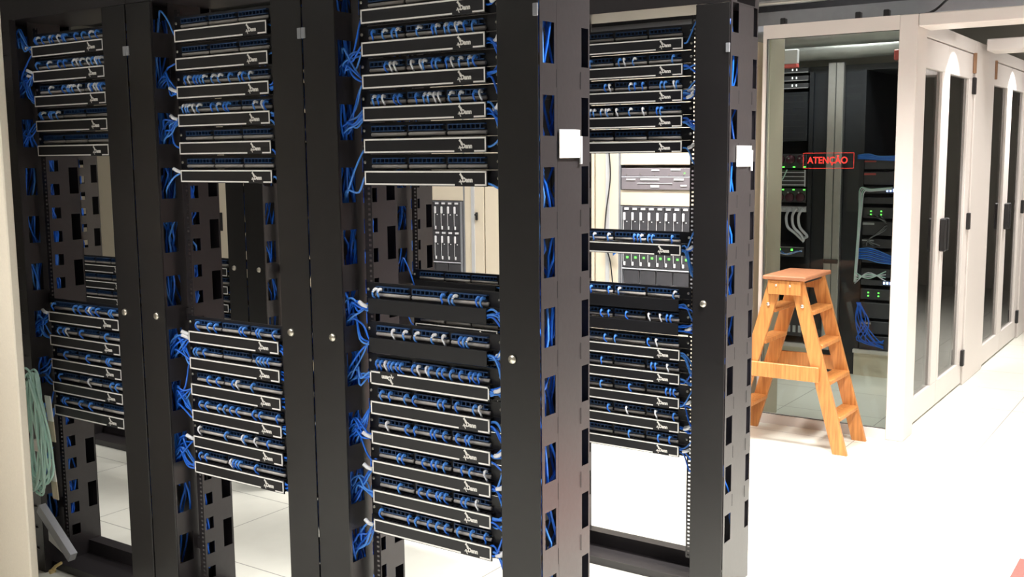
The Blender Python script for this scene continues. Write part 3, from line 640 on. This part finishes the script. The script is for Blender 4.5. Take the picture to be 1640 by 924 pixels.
# ------------------------------------------------------------------ wooden stepladder
def stepladder():
    xc, yn, yf = -1.93, 5.38, 5.74; t = thing('stepladder', (xc, (yn+yf)/2, 0), 'orange wooden double sided stepladder standing in front of the glass enclosure', 'ladder')
    a = (yf-yn)/2; zt = H-.665; top = .055; foot = .31; w_ = .036
    rx = lambda z: top+(foot-top)*(1-z/zt)
    for sx in (-1, 1):
        for sy in (-1, 1):
            mb = MB(); d = Vector((sx*(top-foot), 0, zt)).normalized(); nrm = Vector((d.z, 0, -d.x))*w_
            cosc = w_/abs(d.z)
            x0, x1 = sx*foot, sx*top; th = .011; y = sy*(a-.011)
            vs = [(x0-cosc, y-th, 0), (x0+cosc, y-th, 0), (x0+cosc, y+th, 0), (x0-cosc, y+th, 0), (x1-cosc, y-th, zt), (x1+cosc, y-th, zt), (x1+cosc, y+th, zt), (x1-cosc, y+th, zt)]
            mb.add(vs, [(0, 3, 2, 1), (4, 5, 6, 7), (0, 1, 5, 4), (1, 2, 6, 5), (2, 3, 7, 6), (3, 0, 4, 7)]); r = mb.build('side_rail', 'wood', t)
            sm(MB().cyl((sx*rx(H-.80), sy*(a+.002), H-.80), .009, .006, n=12)).build('bolt', 'zinc', r)
        for z in (.185, .375, .56, .735):
            x = sx*rx(z); MB().bev(x-.046, x+.046, -a+.022, a-.022, z-.011, z+.011, .003).build('tread', 'wood', t)
    MB().bev(-.118, .118, -a-.03, a+.03, zt, zt+.022, .005).build('top_step', 'worn', t)
    for sy in (-1, 1):
        b = MB().bev(-.092, .088, *sorted((sy*(a+.001), sy*(a+.020))), zt-.078, zt-.002, .003).build('apron', 'wood', t)
        for q in (-.045, .03): sm(MB().cyl((q, sy*(a+.021), zt-.03), .006, .004, n=10)).build('bolt', 'zinc', b)
        zb = H-1.155; x = rx(zb)
        MB().bev(-x-.035, x+.0, *sorted((sy*(a+.001), sy*(a+.018))), zb-.04, zb+.04, .003).build('brace', 'wood', t)
    MB().bev(.0, .085, -a+.03, a-.03, zt-.02, zt-.001, .002).build('hinge_plate', 'blackp', t)
stepladder()

# red mat corner on the floor
o = MB().bev(-.60, 1.0, 3.2, 4.34, 0, .006, .002).build('floor_mat', 'red'); tag(o, 'flat red floor mat at the lower right corner', 'mat')

# ------------------------------------------------------------------ left foreground
t = thing('beige_cabinet', (-3.6, 1.55, 0), 'beige cabinet edge filling the left border of the view', 'cabinet')
MB().bev(-.35, .335, .34, .37, .0, 2.06, .004).build('door', 'foreg', t)
MB().bev(-.35, -.32, -.3, .34, .0, 2.06, .004).box(-.32, .30, -.3, -.27, 0, 2.06).build('body', 'foreg', t)
def coil():
    t = thing('fibre_cable_coil', (-3.60, 2.13, H-.985), 'coil of pale aqua cable hanging on the slotted upright', 'cable'); rr = random.Random(3); mb = sm(MB())
    for i in range(13):
        w_ = .048+rr.uniform(-.016, .018); h_ = .21+rr.uniform(-.025, .025); ox = rr.uniform(-.014, .014); pts = []
        for k in range(24):
            a = 2*math.pi*k/24; pts.append((ox+w_*math.sin(a)*(1-.35*math.cos(a)), rr.uniform(-.002, .002)+.012*math.sin(a*2+i)+(i % 4)*.005, h_*math.cos(a)-(i % 3)*.01))
        pts.append(pts[0]); mb.tube(spline(pts, 2), .0042, 6)
    mb.build('loop', 'aqua', t)
    MB().bev(-.05, .045, -.012, .03, -.06, -.035, .003).build('tie', 'tag', t) if False else MB().bev(.018, .052, -.012, .0, -.075, -.03, .003).build('tie', 'tag', t)
    MB().box(-.004, .004, .0, .062, .19, .20).build('hook', 'blackp', t)
    return t
cl = coil()
for i, (x, z0, z1) in enumerate(((-3.545, -.86, -1.03), (-3.550, -1.10, -1.25))):
    h = z0-z1; t = bpy.data.objects.new('cable_label', None); COL.objects.link(t); t.parent = cl; t.location = (x-cl.location.x, .04, H+z1-cl.location.z)
    MB().ori((.0, 0, h*.45), (-.012, 0, h), (.017, 0, .0), (0, .002, 0)).build('upper_half', 'tag', t); MB().ori((.006, 0, 0), (.0, 0, h*.45), (.017, 0, 0), (0, .002, 0)).build('lower_half', 'tan', t)
t = thing('metal_bracket', (-3.58, 2.16, H-1.43), 'grey bent metal bracket leaning out at the foot of the far left rack', 'bracket')
MB().ori((-.05, 0, .135), (.135, 0, -.02), (.009, 0, .015), (0, .014, 0)).build('flange', 'grey', t)
MB().add([(-.05, .022, .10), (.10, .022, -.02), (.08, .022, -.05), (-.05, .022, .0), (-.05, .026, .10), (.10, .026, -.02), (.08, .026, -.05), (-.05, .026, .0)], [(0, 1, 2, 3), (4, 7, 6, 5), (0, 4, 5, 1), (1, 5, 6, 2), (2, 6, 7, 3), (3, 7, 4, 0)]).build('web', 'lgrey', t)
sm(MB().tube([(.03, -.02, -.085), (.055, -.02, -.065), (.09, -.02, -.045)], .006, 8)).cyl((.03, -.02, -.09), .009, .02, 'y', 8).build('connector', 'brass', t)
